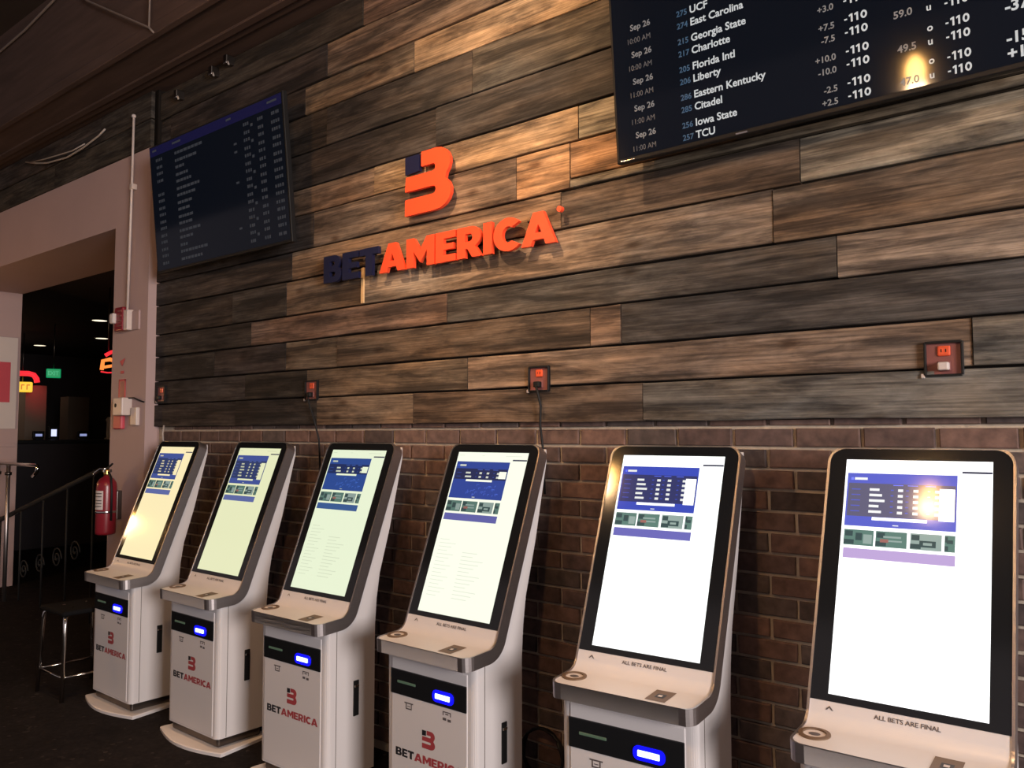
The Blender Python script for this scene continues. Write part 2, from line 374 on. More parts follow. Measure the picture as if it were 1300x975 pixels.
for k in range(6):
    mb=MB(); L2=(BL-.013)/2; h2=(CH-.012)/2
    j=lambda a: random.uniform(-a,a)
    vs=[]
    for (y,ins) in ((.02,0),(.003,0),(0,.004)):
        vs+=[(-L2+ins+j(.002),y,-h2+ins+j(.0015)),(L2-ins+j(.002),y,-h2+ins+j(.0015)),(L2-ins+j(.002),y,h2-ins+j(.0015)),(-L2+ins+j(.002),y,h2-ins+j(.0015))]
    fs=[(8,9,10,11)]
    for r in (0,4):
        for q in range(4): fs.append((r+q,r+(q+1)%4,r+4+(q+1)%4,r+4+q))
    mb.add(vs,fs,BRICK); me=mb.mesh('brick'); variants.append(me)
cands=[]
for r in range(-1,22):
    zc=1.544-CH*(r)-CH/2+CH*0
    zc=1.544+CH/2-CH*(r+0) if r>=0 else 1.544+CH*1.5
    if zc<0.02 or zc>1.66: continue
    off=(-1.02-BL/2) if r%2==0 else -1.118-BL/2
    i0=int((XL-off)/BL)-1
    for i in range(i0,i0+40):
        xc=off+BL*i
        if xc-BL/2<XL-.005 or xc>XR+.1: continue
        vis=sum(not covered((xc+dx,0,zc)) for dx in (-.09,0,.09))
        d=(Vector((xc,0,zc))-CAM).length
        cands.append(((0 if vis and zc>.12 else 100)+d,xc,zc))
cands.sort()
BC=[(.145,.096,.084),(.122,.084,.078),(.17,.108,.092),(.090,.069,.067),(.118,.093,.088),(.19,.118,.098)]
rest=MB(); 
for k,(d,xc,zc) in enumerate(cands):
    me=random.choice(variants); y=random.uniform(-.003,.003)
    if k<290:
        o=bpy.data.objects.new('brick',me); COL.objects.link(o); o.parent=wall; o.location=(xc,y,zc)
        t=random.choice(BC); s=random.uniform(.8,1.15); o.color=(t[0]*s,t[1]*s,t[2]*s,1)
    else: rest.add([(v.co.x+xc,v.co.y+y,v.co.z+zc) for v in me.vertices],[list(p.vertices) for p in me.polygons],BRICK)
ro=put('brickwork',rest,wall,kind='stuff'); ro.color=(.135,.09,.08,1)

# ------------------------------------------------------------------ kiosks
YO=.25                                    # local origin sits at the centre of the base
TILT=math.radians(21.03)
D0=Vector((-math.sin(TILT),-math.cos(TILT)))      # down the screen in (y,z)
P0=Vector((0,1.514))-D0*.036
BEZ=.036+.7065+.020
def build_path():
    pts=[]; t=0; R=.055; th=math.radians(66)
    tA=BEZ+.030; n=14
    c=[]                                   # (t,pos,dir)
    c.append((0,P0,D0)); c.append((tA,P0+D0*tA,D0)); p=P0+D0*tA; d=D0.copy(); t=tA
    for i in range(n):
        a=th/n; d2=Vector((d.x*math.cos(-a)-d.y*math.sin(-a),d.x*math.sin(-a)+d.y*math.cos(-a)))
        p=p+(d+d2).normalized()*R*a; t+=R*a; d=d2; c.append((t,p.copy(),d.copy()))
    return c
PATH=build_path()
tB,pB,dB=PATH[-1]; tE=tB+(pB.x+.449)/-dB.x
PATH.append((tE,pB+dB*(tE-tB),dB))
def path(t):
    t=max(0,min(tE,t))
    for (a,p,d),(b,q,e) in zip(PATH,PATH[1:]):
        if t<=b+1e-9:
            u=(t-a)/(b-a) if b>a else 0; dd=d.lerp(e,u).normalized(); return p.lerp(q,u),dd
    return PATH[-1][1],PATH[-1][2]
def sp(x,t,h):
    """point on the bent front sheet: x across, t down along it, h out of it"""
    p,d=path(t); n=Vector((d.y,-d.x))      # outward normal (towards the user / up)
    if n.x>0 and n.y<0: n=-n
    q=p+n*h; return (x,q.x+YO,q.y)
HWID=.25
def sheet_outline(inset=0.):
    hw=HWID-inset; r0=.045-inset; r1=.040-inset; t0=inset; t1=tE-inset; out=[]
    out+=[(-hw+r0-r0*math.sin(a),t0+r0-r0*math.cos(a)) for a in [pi/2*i/6 for i in range(7)]][::-1]
    top=out[:]                              # from left side up to the top edge
    out=[(x,t) for x,t in top]
    out+=[(-x,t) for x,t in top[::-1]]
    n=22
    ts=[r0+t0+(t1-r1-r0-t0)*i/n for i in range(1,n)]
    ts=sorted(set([t for t in ts if t<BEZ+.02]+[c[0] for c in PATH[1:-1]]+[tE-.09,tE-.06]))
    out+=[(hw,t) for t in ts if t0+r0<t<t1-r1]
    cor=[(hw-r1+r1*math.cos(a),t1-r1+r1*math.sin(a)) for a in [pi/2*i/6 for i in range(7)]]
    out+=cor; out+=[(-x,t) for x,t in cor[::-1]]
    out+=[(-hw,t) for t in ts[::-1] if t0+r0<t<t1-r1]
    return out
LETM=[]
def kiosk_meshes():
    K={}
    # stainless band that frames the screen and sweeps round the tray
    o0=sheet_outline(-.007); o1=sheet_outline(.0005)
    mb=MB(); n=len(o0)
    rings=[[sp(x,t,.003) for x,t in o1],[sp(x,t,.003) for x,t in o0],[sp(x,t,-.050) for x,t in o0],[sp(x,t,-.050) for x,t in o1]]
    vs=[p for r in rings for p in r]; fs=[]
    for a in range(4):
        b=(a+1)%4
        for k in range(n): fs.append((a*n+k,a*n+(k+1)%n,b*n+(k+1)%n,b*n+k))
    mb.add(vs,fs,STEEL,False); K['steel_band']=mb.mesh('steel_band')
    # white tray: bent sheet below the glass
    mb=MB(); ts=[BEZ+.0005,BEZ+.03]+[c[0] for c in PATH[2:-1]]
    nf=8
    r1=.040; ts+=[tE-.10,tE-.075,tE-.055]+[tE-r1+r1*math.sin(pi/2*i/nf) for i in range(nf+1)]
    ts=sorted(ts); vs=[];fs=[]
    for t in ts:
        hw=HWID
        if t>tE-r1: hw=HWID-r1+math.sqrt(max(0,r1*r1-(t-tE+r1)**2))
        vs+=[sp(-hw,t,0),sp(hw,t,0),sp(hw,t,-.049),sp(-hw,t,-.049)]
    for i in range(len(ts)-1):
        for k in range(4): fs.append((i*4+k,i*4+(k+1)%4,i*4+4+(k+1)%4,i*4+4+k))
    fs.append((0,1,2,3)); e=len(vs)-4; fs.append((e+3,e+2,e+1,e)); mb.add(vs,fs,WHITE); K['tray']=mb.mesh('tray')
    # glass bezel with rounded top
    mb=MB(); out=[(-HWID,BEZ)]+[q for q in sheet_outline()[:14]]+[(HWID,BEZ)]
    a=[sp(x,t,.001) for x,t in out]; b=[sp(x,t,-.03) for x,t in out]; m=len(out)
    mb.add(a+b,[tuple(range(m)),tuple(range(2*m-1,m-1,-1))]+[(k,(k+1)%m,m+(k+1)%m,m+k) for k in range(m)],BLACKGLASS); K['glass_bezel']=mb.mesh('glass_bezel')
    # cabinet: side profile extruded
    prof=[(-.385,.066)]
    ub=[]
    for i in range(40):
        t=tE-(tE)*i/39
        _,y,z=sp(0,t,-.0495); ub.append((y-YO,z))
    ub=[(y,z) for y,z in ub if y>-.384]
    zq=ub[0][1]; prof.append((-.385,zq)); prof+=ub
    prof+=[(.060,1.515),(.060,1.480),(-.020,1.150),(-.082,.945),(-.100,.83),(-.109,.70),(-.110,.066)]
    bm=bmesh.new(); A=[bm.verts.new((-.245,y+YO,z)) for y,z in prof]; Bv=[bm.verts.new((.245,y+YO,z)) for y,z in prof]
    bm.faces.new(A); bm.faces.new(Bv[::-1]); m=len(prof)
    for k in range(m): bm.faces.new((A[(k+1)%m],A[k],Bv[k],Bv[(k+1)%m]))
    bm.edges.ensure_lookup_table()
    ed=[e for e in bm.edges if all(abs(v.co.y-(-.385+YO))<1e-6 for v in e.verts) and abs(e.verts[0].co.z-e.verts[1].co.z)>.3]
    bmesh.ops.bevel(bm,geom=ed,offset=.030,segments=6,profile=.5,affect='EDGES')
    bmesh.ops.triangulate(bm,faces=[f for f in bm.faces if len(f.verts)>4])
    mb=MB(); mb.bm(bm,WHITE)
    K['cabinet']=mb.mesh('cabinet')
    mb=MB(); mb.bbox(-.212,.205,-.3885+YO,-.380+YO,.075,.690,WHITE,.004,2); K['front_door']=mb.mesh('front_door')
    mb=MB()
    for s in (-1,1): mb.box(min(s*.2442,s*.2462),max(s*.2442,s*.2462),-.3355+YO,-.3325+YO,.07,.725,SEAM)
    K['side_seam']=mb.mesh('side_seam')
    mb=MB(); mb.bbox(-.225,.225,-.368+YO,-.118+YO,.018,.070,DSTEEL,.012,3); K['toe_kick']=mb.mesh('toe_kick')
    # floor plate with bowed front
    o=[]; 
    o+=[(-.255,-.09),(-.300,-.375)]+[(-.30+.60*i/12,-.395-.062*math.sin(pi*i/12)) for i in range(13)]+[(.300,-.375),(.255,-.09)]
    a=[(x,y+YO,.0) for x,y in o]; b=[(x,y+YO,.014) for x,y in o]; c=[(x*.985,y*.99+YO,.018) for x,y in o]; m=len(o)
    mb=MB(); mb.add(a+b+c,[tuple(range(m))[::-1],tuple(range(2*m,3*m))]+[(k,(k+1)%m,m+(k+1)%m,m+k) for k in range(m)]+[(m+k,m+(k+1)%m,2*m+(k+1)%m,2*m+k) for k in range(m)],WHITE)
    K['floor_plate']=mb.mesh('floor_plate')
    # ticket and note panel
    mb=MB(); mb.bbox(-.214,.203,-.3925+YO,-.386+YO,.547,.646,BLACKGLASS,.003,2); K['payment_panel']=mb.mesh('payment_panel')
    mb=MB(); mb.bbox(-.173,-.069,-.3945+YO,-.391+YO,.594,.604,SLOTG,.0015,1); K['ticket_slot']=mb.mesh('ticket_slot')
    mb=MB(); bm=bmesh.new(); bmesh.ops.create_cube(bm,size=1)
    for v in bm.verts: v.co=Vector((.084+v.co.x*.110,-.394+YO+v.co.y*.006,.584+v.co.z*.044))
    es=[e for e in bm.edges if abs(e.verts[0].co.y-e.verts[1].co.y)>.001]
    bmesh.ops.bevel(bm,geom=es,offset=.018,segments=4,profile=.5,affect='EDGES'); mb.bm(bm,LEDBLUE); K['note_slot']=mb.mesh('note_slot')
    mb=MB(); mb.bbox(.046,.122,-.4005+YO,-.396+YO,.575,.594,LEDWHITE,.002,2); K['slot_light']=mb.mesh('slot_light')
    # side lock bar
    mb=MB(); mb.bbox(.2445,.2495,-.237+YO,-.205+YO,.325,.482,BLACKPL,.003,2); K['lock_bar']=mb.mesh('lock_bar')
    mb=MB(); mb.bbox(.2465,.2535,-.234+YO,-.208+YO,.452,.463,CHROME,.002,2); mb.lathe([(.009,0),(.009,.004)],(0,0,0),DSTEEL,10) if 0 else None; K['lock_catch']=mb.mesh('lock_catch')
    # tray fittings
    tz=lambda y: next(t for t in [tB+(tE-tB)*i/400 for i in range(401)] if path(t)[0].x<=y)
    tr=tz(-.362); mb=MB(); vs=[];n=28
    for (r,h) in ((.043,.0),(.043,.004),(.031,.005),(.031,.0006)):
        vs+=[sp(-.208+r*math.cos(2*pi*k/n),tr+r*.95*math.sin(2*pi*k/n),h) for k in range(n)]
    mb.add(vs,[(a*n+k,a*n+(k+1)%n,a*n+n+(k+1)%n,a*n+n+k) for a in range(3) for k in range(n)],BROWNPRINT)
    vs=[sp(-.208+.030*math.cos(2*pi*k/n),tr+.0285*math.sin(2*pi*k/n),.0012) for k in range(n)]; mb.add(vs,[tuple(range(n))],PAPER)
    vs=[sp(-.208+.016*math.cos(2*pi*k/n),tr+.012*math.sin(2*pi*k/n),.0018) for k in range(n)]; mb.add(vs,[tuple(range(n))],INKGREY)
    K['reader_ring']=mb.mesh('reader_ring')
    mb=MB(); ta,tb_=tz(-.335),tz(-.428)
    mb.add([sp(.087,ta,.001),sp(.155,ta,.001),sp(.155,tb_,.001),sp(.087,tb_,.001)],[(0,1,2,3)],BROWNPRINT)
    tm=(ta+tb_)/2; mb.add([sp(.107,tm-.014,.0016),sp(.137,tm-.014,.0016),sp(.137,tm+.018,.0016),sp(.107,tm+.018,.0016)],[(0,1,2,3)],INKBLACK)
    mb.add([sp(.114,tm-.004,.0022),sp(.128,tm-.004,.0022),sp(.128,tm+.010,.0022),sp(.114,tm+.010,.0022)],[(0,1,2,3)],PAPER)
    K['scan_sticker']=mb.mesh('scan_sticker')
    # lettering printed under the glass and the small emblem at the left
    mb=MB(); vs,fs=text('ALL BETS ARE FINAL',.015); w=max(v.x for v in vs)
    mb.add([sp(-.075+v.x/w*.165,BEZ+.024-v.y*.0165,.0012) for v in vs],fs,INKGREY)
    mb.add([sp(-.205+x*.022,BEZ+.024-y*.012,.0012) for x,y in ((0,0),(.5,1),(1,0),(.8,0),(.5,.55),(.2,0))],[(0,1,4,5),(1,2,3,4)],INKGREY)
    K['notice_print']=mb.mesh('notice_print')
    # door print: emblem and word
    mb=MB(); F=-.3892+YO
    vs,fs=glyph(EMB_O); mb.add([(-.034+v.x*.072,F,.368+v.y*.070) for v in vs],fs,INKRED)
    vs,fs=glyph(EMB_N); mb.add([(-.034+v.x*.072,F,.368+v.y*.070) for v in vs],fs,INKBLACK)
    K['emblem_print']=mb.mesh('emblem_print')
    ws,tw=word('BETAMERICA')
    for i,(ch,x) in enumerate(ws):
        mb=MB(); vs,fs=glyph(LET[ch][1]); mb.add([(-.184+(v.x+x)/tw*.372,F,.307+v.y*.032) for v in vs],fs,INKBLACK if i<3 else INKRED); LETM.append(mb.mesh('letter'))
    mb=MB()
    def q(x0,x1,z0,z1): mb.add([(x0,F,z0),(x1,F,z0),(x1,F,z1),(x0,F,z1)],[(0,1,2,3)],INKGREY)
    q(-.135,-.085,.519,.524); q(-.127,-.122,.500,.519); q(-.098,-.093,.500,.519); q(-.127,-.093,.497,.502); q(-.118,-.102,.508,.511)
    q(.078,.122,.528,.532); q(.078,.083,.516,.532); q(.117,.122,.516,.532); q(.092,.108,.520,.525); q(.078,.097,.498,.508); q(.104,.122,.496,.506)
    K['slot_icons']=mb.mesh('slot_icons')
    return K
KM=kiosk_meshes()
# displays
def emis(name,c,s=1.):
    return mat(name,(.01,.01,.012),.09,emit=c,es=s,spec=.14)
def sq(mb,u0,u1,v0,v1,h,m):
    """rectangle on the display, u across 0..1, v down 0..1"""
    X=lambda u:-.2+.4*u; Tt=lambda v:.036+.7065*v
    mb.add([sp(X(u0),Tt(v1),h),sp(X(u1),Tt(v1),h),sp(X(u1),Tt(v0),h),sp(X(u0),Tt(v0),h)],[(0,1,2,3)],m)
TINT=[(.98,.84,.49),(.80,.82,.52),(.82,.90,.66),(1.0,1.03,.86),(1.35,1.38,1.35),(1.6,1.6,1.6)]  # viewing-angle tint and reflections are put into each screen's emission colour
BLUEK=[(.055,.085,.30)]*2+[(.022,.065,.27)]+[(.03,.06,.30),(.045,.075,.50),(.11,.13,.62)]  # blue, dark and band colours: glare on the nearest screen put into the emission
DARKK=[(.03,.045,.13)]*2+[(.012,.025,.10)]+[(.02,.025,.085),(.035,.04,.14),(.13,.12,.20)]
BANDK=[(.11,.14,.36)]*2+[(.04,.10,.28)]+[(.12,.12,.38),(.16,.15,.50),(.55,.40,.72)]
LONG=[1,1,0,0,1,1]
def display(i):
    wm=emis('screen_white',TINT[i]); bl=emis('screen_blue',BLUEK[i]); dk=emis('screen_dark',DARKK[i]); bd=emis('screen_band',BANDK[i])
    g=.62 if i<4 else .75
    lt=emis('screen_soft_text',tuple(c*.55+.10 for c in TINT[i])); tl=emis('screen_tile',(.16*g,.30*g,.25*g)); t2=emis('screen_tile_dark',(.06*g,.11*g,.11*g)); rd=emis('screen_tile_red',(.5*g,.20*g,.17*g)); ln=emis('screen_line',(.05,.05,.09))
    tl2=emis('screen_tile_pale',(.42*g,.55*g,.50*g)); gl=emis('screen_grey_text',tuple(c*.80 for c in TINT[i])); sc=emis('screen_pattern',tuple(c*1.9+.01 for c in BLUEK[i]))
    a=MB(); sq(a,0,1,0,1,.0018,wm)
    b=MB(); h=.0024
    sq(b,.018,.778,.062,.300,h,bl)
    sq(b,.045,.065,.082,.094,h+.0004,sc); sq(b,.072,.165,.082,.093,h+.0004,lt)
    rows=5 if LONG[i] else 2
    v1=.128+.026*rows
    sq(b,.030,.770,.108,v1-.002,h+.0004,dk)
    for c in (.40,.50,.62): sq(b,c-.05,c+.02,.112,.1155,h+.0008,sc)
    for r in range(rows):
        v=.130+.0245*r
        sq(b,.055,.12,v+.004,v+.008,h+.0008,bl)
        sq(b,.185,.275+.02*((r*7)%3-1),v,v+.011,h+.0008,lt)
        for k,c in enumerate((.385,.49,.635)):
            sq(b,c,c+.035,v,v+.012,h+.0008,lt); sq(b,c-.05,c-.03,v+.003,v+.008,h+.0008,bl)
    sq(b,.665,.765,.123,v1+.002 if rows>2 else .168,h+.0012,wm)
    pv=.258 if rows>2 else .178
    sq(b,.213,.590,pv,pv+.013,h+.0012,wm)
    sq(b,.36,.40,.288,.292,h+.0012,lt)
    if rows==2:                                   # faint blue doodle pattern below the short table
        rnd=random.Random(3)
        for k in range(26):
            u=.25+.45*rnd.random(); v=.205+.065*rnd.random(); w=.012+.03*rnd.random()
            sq(b,u,u+w,v,v+.003,h+.0008,sc); sq(b,u,u+.006,v,v+.012,h+.0008,sc)
    tiles=[(.022,.234),(.248,.462),(.484,.690),(.708,.775)]
    for k,(u0,u1) in enumerate(tiles):
        sq(b,u0,u1,.316,.384,h,tl if k!=2 else tl2); w=u1-u0
        sq(b,u0+.04*w,u0+.30*w,.322,.345,h+.0004,t2); sq(b,u0+.0*w,u0+.35*w,.360,.380,h+.0004,t2)
        if k==1: sq(b,u0+.15*w,u0+.42*w,.350,.364,h+.0008,rd); sq(b,u0+.25*w,u0+.82*w,.336,.344,h+.0008,tl2); sq(b,u0+.42*w,u0+.85*w,.353,.360,h+.0008,tl2)
        elif k==0: sq(b,u0+.40*w,u0+.62*w,.330,.362,h+.0008,t2); sq(b,u0+.66*w,u0+.95*w,.335,.375,h+.0008,tl2)
        elif k==2: sq(b,u0+.30*w,u0+.82*w,.345,.372,h+.0008,t2); sq(b,u0+.42*w,u0+.70*w,.353,.364,h+.0012,tl2)
        else: sq(b,u0+.2*w,u0+.8*w,.335,.350,h+.0008,t2)
    sq(b,.024,.778,.397,.440,h,bd)
    sq(b,.807,.998,.044,.053,h,ln)
    sq(b,.03,.10,.020,.024,h,gl); sq(b,.36,.40,.020,.023,h,gl); sq(b,.70,.92,.022,.026,h,gl)
    if rows==2:
        for r in range(16):
            v=.56+.0225*r
            sq(b,.06,.20+.05*((r*5)%3),v,v+.004,h,gl)
            if r>2: sq(b,.42,.68+.05*((r*3)%4-2),v,v+.0045,h,gl)
    return a.mesh('screen'),b.mesh('screen_graphics')
KLAB=['white betting kiosk farthest left, beside the red fire extinguisher and chrome stool',
 'second white betting kiosk from the left, whole curved floor plate in view',
 'third white betting kiosk from the left, first one whose floor plate is cut off',
 'fourth white betting kiosk from the left, just below the outlet with the hanging black cord',
 'fifth white betting kiosk from the left, bright screen, standing left of the nearest kiosk',
 'nearest white betting kiosk at the right edge, largest glaring white screen']
for i in range(6):
    c,s=math.cos(KW[i]),math.sin(KW[i])
    root=thing('betting_kiosk',(KX[i]+s*YO,KY[i]-c*YO,0),KLAB[i],'kiosk','row of self service betting kiosks',KW[i])
    P={}
    for nm,me in KM.items():
        par=P['front_door'] if nm in('emblem_print','word_print','slot_icons') else P['payment_panel'] if nm in ('ticket_slot','note_slot') else P['lock_bar'] if nm=='lock_catch' else P['tray'] if nm in ('reader_ring','scan_sticker','notice_print') else root
        if nm=='slot_light': par=P['payment_panel']
        P[nm]=put(nm,me,par,kind='stuff' if nm in ('notice_print','slot_icons','side_seam','emblem_print') else None)
    for me in LETM: put('letter',me,P['front_door'])
    a,b=display(i); so=put('screen',a,root); put('screen_graphics',b,so,kind='stuff')

# ------------------------------------------------------------------ wall televisions
TVW,TVH=1.45,.83
SCR=mat('tv_screen',(.004,.005,.008),.07,emit=(.0014,.0025,.0050),es=1.,spec=.16)
TXT=mat('tv_text_white',(.02,.02,.02),.4,emit=(.52,.54,.55),es=1.)
TXD=mat('tv_text_grey',(.02,.02,.02),.4,emit=(.17,.165,.17),es=1.)
TXB=mat('tv_text_blue',(.02,.02,.02),.4,emit=(.020,.075,.145),es=1.)
TX1=mat('tv_text_dim',(.02,.02,.02),.4,emit=(.019,.023,.030),es=1.)
HDR=mat('tv_header_blue',(.01,.01,.02),.2,emit=(.0025,.003,.028),es=1.)
M110=glyph([rect(0,.42,.36,.54),[(.95,0),(1.22,0),(1.22,1),(.98,1),(.66,.86),(.72,.66),(.95,.76)],[(1.75,0),(2.02,0),(2.02,1),(1.78,1),(1.46,.86),(1.52,.66),(1.75,.76)],arc(2.82,.5,.47,.5,0,360,16)[:-1],arc(2.82,.5,.20,.28,0,360,12)[:-1]])
TXE=mat('tv_text_faint',(.02,.02,.02),.4,emit=(.085,.08,.085),es=1.)
def television(x0,yb,zb,t,label,near):
    root=thing('wall_television',(x0+TVW/2,yb,zb),label,'television','odds board televisions on the plank wall'); root.rotation_euler=(t,0,0)
    X=lambda u:(u-.5)*TVW; Z=lambda v:v*TVH
    mb=MB(); mb.bbox(X(0),X(1),-.002,.030,0,TVH,BLACKPL,.004,2); mb.bbox(-.45,.45,.025,.075,.12,.60,BLACKPL,.01,2); put('housing',mb,root)
    mb=MB(); b=.011
    mb.add([(X(0)+b,-.0035,.016),(X(1)-b,-.0035,.016),(X(1)-b,-.0035,TVH-b),(X(0)+b,-.0035,TVH-b)],[(0,1,2,3)],SCR); sc=put('screen',mb,root)
    T=MB(); y=-.0048
    def tx(s,u,v,hgt,m,bold=.0,right=False,wid=1.):
        vs,fs=text(s,bold); k=hgt/.72; w=max(p.x for p in vs)*k*wid
        o=X(u)-(w if right else 0)
        T.add([(o+p.x*k*wid,y,Z(v)-hgt/2+p.y*k) for p in vs],fs,m)
    def bar(u,v,w,hh,m): T.add([(X(u),y,Z(v)-hh/2),(X(u)+w,y,Z(v)-hh/2),(X(u)+w,y,Z(v)+hh/2),(X(u),y,Z(v)+hh/2)],[(0,1,2,3)],m)
    def odds(u,v,w=.070,h_=.026):
        T.add([(X(u)+p.x*w/3.3,y,Z(v)-h_/2+p.y*h_) for p in M110[0]],M110[1],TXT)
    if near:
        P=.123
        teams=[('Iowa State','TCU','256','257','-2.5','+2.5','','','','',''),('Eastern Kentucky','Citadel','286','285','+10.0','-10.0','49.5','o','u','-1','+1'),
               ('Florida Intl','Liberty','205','206','+7.5','-7.5','','','o','+2','-37'),('Georgia State','Charlotte','215','217','+3.0','-3.0','59.0','u','o','+25',''),('UCF','East Carolina','275','274','','','','','','','')]
        for k,(a,b_,i1,i2,*_) in enumerate(teams):
            v=.100+P*k; tx('Sep 26',.062,v+.012,.023,TXD,.02); tx('11:00 AM' if k<3 else '10:00 AM',.050,v-.048,.021,TXE,.0,wid=.9)
            tx(a,.232,v+.002,.027,TXT,.022); tx(b_,.232,v-.052,.027,TXT,.022)
            tx(i1,.196,v+.0,.021,TXB,.02); tx(i2,.196,v-.054,.021,TXB,.02)
        sp_=[('-2.5','+2.5'),('+10.0','-10.0'),('+7.5','-7.5'),('+4.0','+3.0')]
        for k,(a,b_) in enumerate(sp_):
            v=.100+P*k
            tx(a,.578,v-.006,.021,TXD,.02,True); tx(b_,.578,v-.056,.021,TXD,.02,True)
            for d in (0,-.051):
                odds(.600,v+d); odds(.799,v+d,.064)
        tx('49.5',.705,.175,.023,TXD,.02); tx('59.0',.700,.305,.023,TXD,.02); tx('47.0',.707,.052,.023,TXD,.02)
        for v,ch in ((.105,'o'),(.052,'u'),(.225,'o'),(.175,'u'),(.345,'o'),(.300,'u')): tx(ch,.764,v,.022,TXT,.02)
        for v,s_ in ((.112,'-155'),(.058,'+135'),(.222,'-375'),(.285,'+285')): tx(s_,.905,v,.032,TXT,.03)
    else:
        rnd=random.Random(5)
        T.add([(X(0)+.012,y+.0006,Z(.915)),(X(1)-.012,y+.0006,Z(.915)),(X(1)-.012,y+.0006,TVH-.012),(X(0)+.012,y+.0006,TVH-.012)],[(0,1,2,3)],HDR)
        for u,w in ((.03,.05),(.20,.10),(.62,.05),(.90,.09)): bar(u,.955,w,.012,TX1)
        for r in range(16):
            v=.875-.0535*r-(.004 if r%2 else 0)
            nw=rnd.choice([.09,.13,.17,.24,.30]); u=.215; x=0
            while x<nw:
                w=rnd.uniform(.018,.045); bar(u+x/TVW,v,w,.017,TX1); x+=w+.006
            for c,w in ((.055,.075),(.735,.06),(.83,.06),(.92,.07)):
                if c<.1 and rnd.random()<.15: continue
                k=0
                while k<w: bar(c+k/TVW+rnd.uniform(0,.004),v,.014,.018,TX1); k+=.020
            if r%2==0: bar(.785,v-.02,.022,.016,TX1)
            if rnd.random()<.5: bar(.665,v,.03,.012,TX1)
    put('score_text',T,sc,kind='stuff')
    mb=MB(); d=abs(yb)
    for x in (-.25,.21): mb.bbox(x,x+.04,.045,d-.028 - .0,.30,.34,BLACKPL,.003)
    mb.bbox(-.30,.30,.072,.085,.22,.50,BLACKPL,.003); put('wall_bracket',mb,root)
    if near:
        mb=MB(); mb.bbox(X(.012),X(.055),-.006,-.002,.004,.009,CHROME,.001); mb.bbox(X(.335),X(.365),-.006,-.002,.003,.010,CHROME,.001); put('maker_badge',mb,root,label='small silver strip along the lower edge')
    return root
television(-5.14,-.180,2.649,.098,'farther black wall television with blue header bar, above the leftmost kiosks','',)if 0 else television(-5.14,-.18,2.649,.098,'farther black wall television with blue header bar, above the leftmost kiosks',False)
television(-1.623,-.18,2.643,.087,'nearer black wall television with large white odds rows, upper right of the logo sign',True)

# ------------------------------------------------------------------ logo sign
sign=thing('logo_sign',(-2.76,-.03,2.40),'orange and navy raised letter logo sign on the plank wall','sign')
def sgl(name,loops,ox,oz,sx,sz,m,label=None):
    vs,fs=glyph(loops,.0)
    mb=MB(); n=len(vs); y0,y1=-.052,-.032
    # front, back and edge walls
    P=[(ox+v.x*sx+2.76,oz+v.y*sz-2.40) for v in vs]
    from collections import Counter
    c=Counter(); 
    for f in fs:
        for a,b in zip(f,f[1:]+f[:1]): c[tuple(sorted((a,b)))]+=1
    mb.add([(x,y0,z) for x,z in P]+[(x,y1,z) for x,z in P],[tuple(f) for f in fs]+[tuple(n+i for i in f[::-1]) for f in fs]+[(a,b,n+b,n+a) for (a,b),k in c.items() if k==1],m)
    cx=sum(p[0] for p in P)/n; o=put(name,mb,sign,label=label)
    mb=MB()
    zs=sum(p[1] for p in P)/n
    return o
ws,tw=word('BETAMERICA'); LX,LW,LZ,LH=-3.545,1.555,2.412,.146
for k,(ch,x) in enumerate(ws):
    sgl('letter',LET[ch][1],LX+x/tw*LW,LZ,LW/tw,LH,NAVY if k<3 else ORANGE,'navy letter' if k<3 else 'orange red letter')
sgl('emblem',EMB_O,-2.912,2.676,.312,.305,ORANGE,'orange red flag shaped emblem')
sgl('emblem_block',EMB_N,-2.912,2.676,.312,.305,NAVY,'navy corner block of the emblem')
sgl('trademark_dot',[arc(0,0,1,1,0,360,10)[:-1]],-1.972,2.552,.013,.013,ORANGE)
mb=MB()
for k,(ch,x) in enumerate(ws):
    w=LET[ch][0]
    for z in (.2,.8): mb.tube([(LX+(x+w*(.13 if ch!='T' else .5))/tw*LW+2.76,-.034,LZ+z*LH-2.4),(LX+(x+w*(.13 if ch!='T' else .5))/tw*LW+2.76,.004,LZ+z*LH-2.4)],.004,BLACKPL,6)
for (x,z) in ((-2.85,2.71),(-2.70,2.71),(-2.70,2.95),(-2.86,2.93)): mb.tube([(x+2.76,-.034,z-2.4),(x+2.76,.004,z-2.4)],.004,BLACKPL,6)
put('standoff_pins',mb,sign,kind='stuff')
# pale sliver of batten standing under the T
mb=MB(); mb.bbox(-3.292,-3.270,-.036,-.026,2.285,2.475,noisy(mat('raw_pine',(.62,.42,.22),.7),20,.2,.1,(1,1,8)),.002)
put('wood_batten',mb,label='short pale vertical wood sliver on the planks under the navy letters',cat='batten')

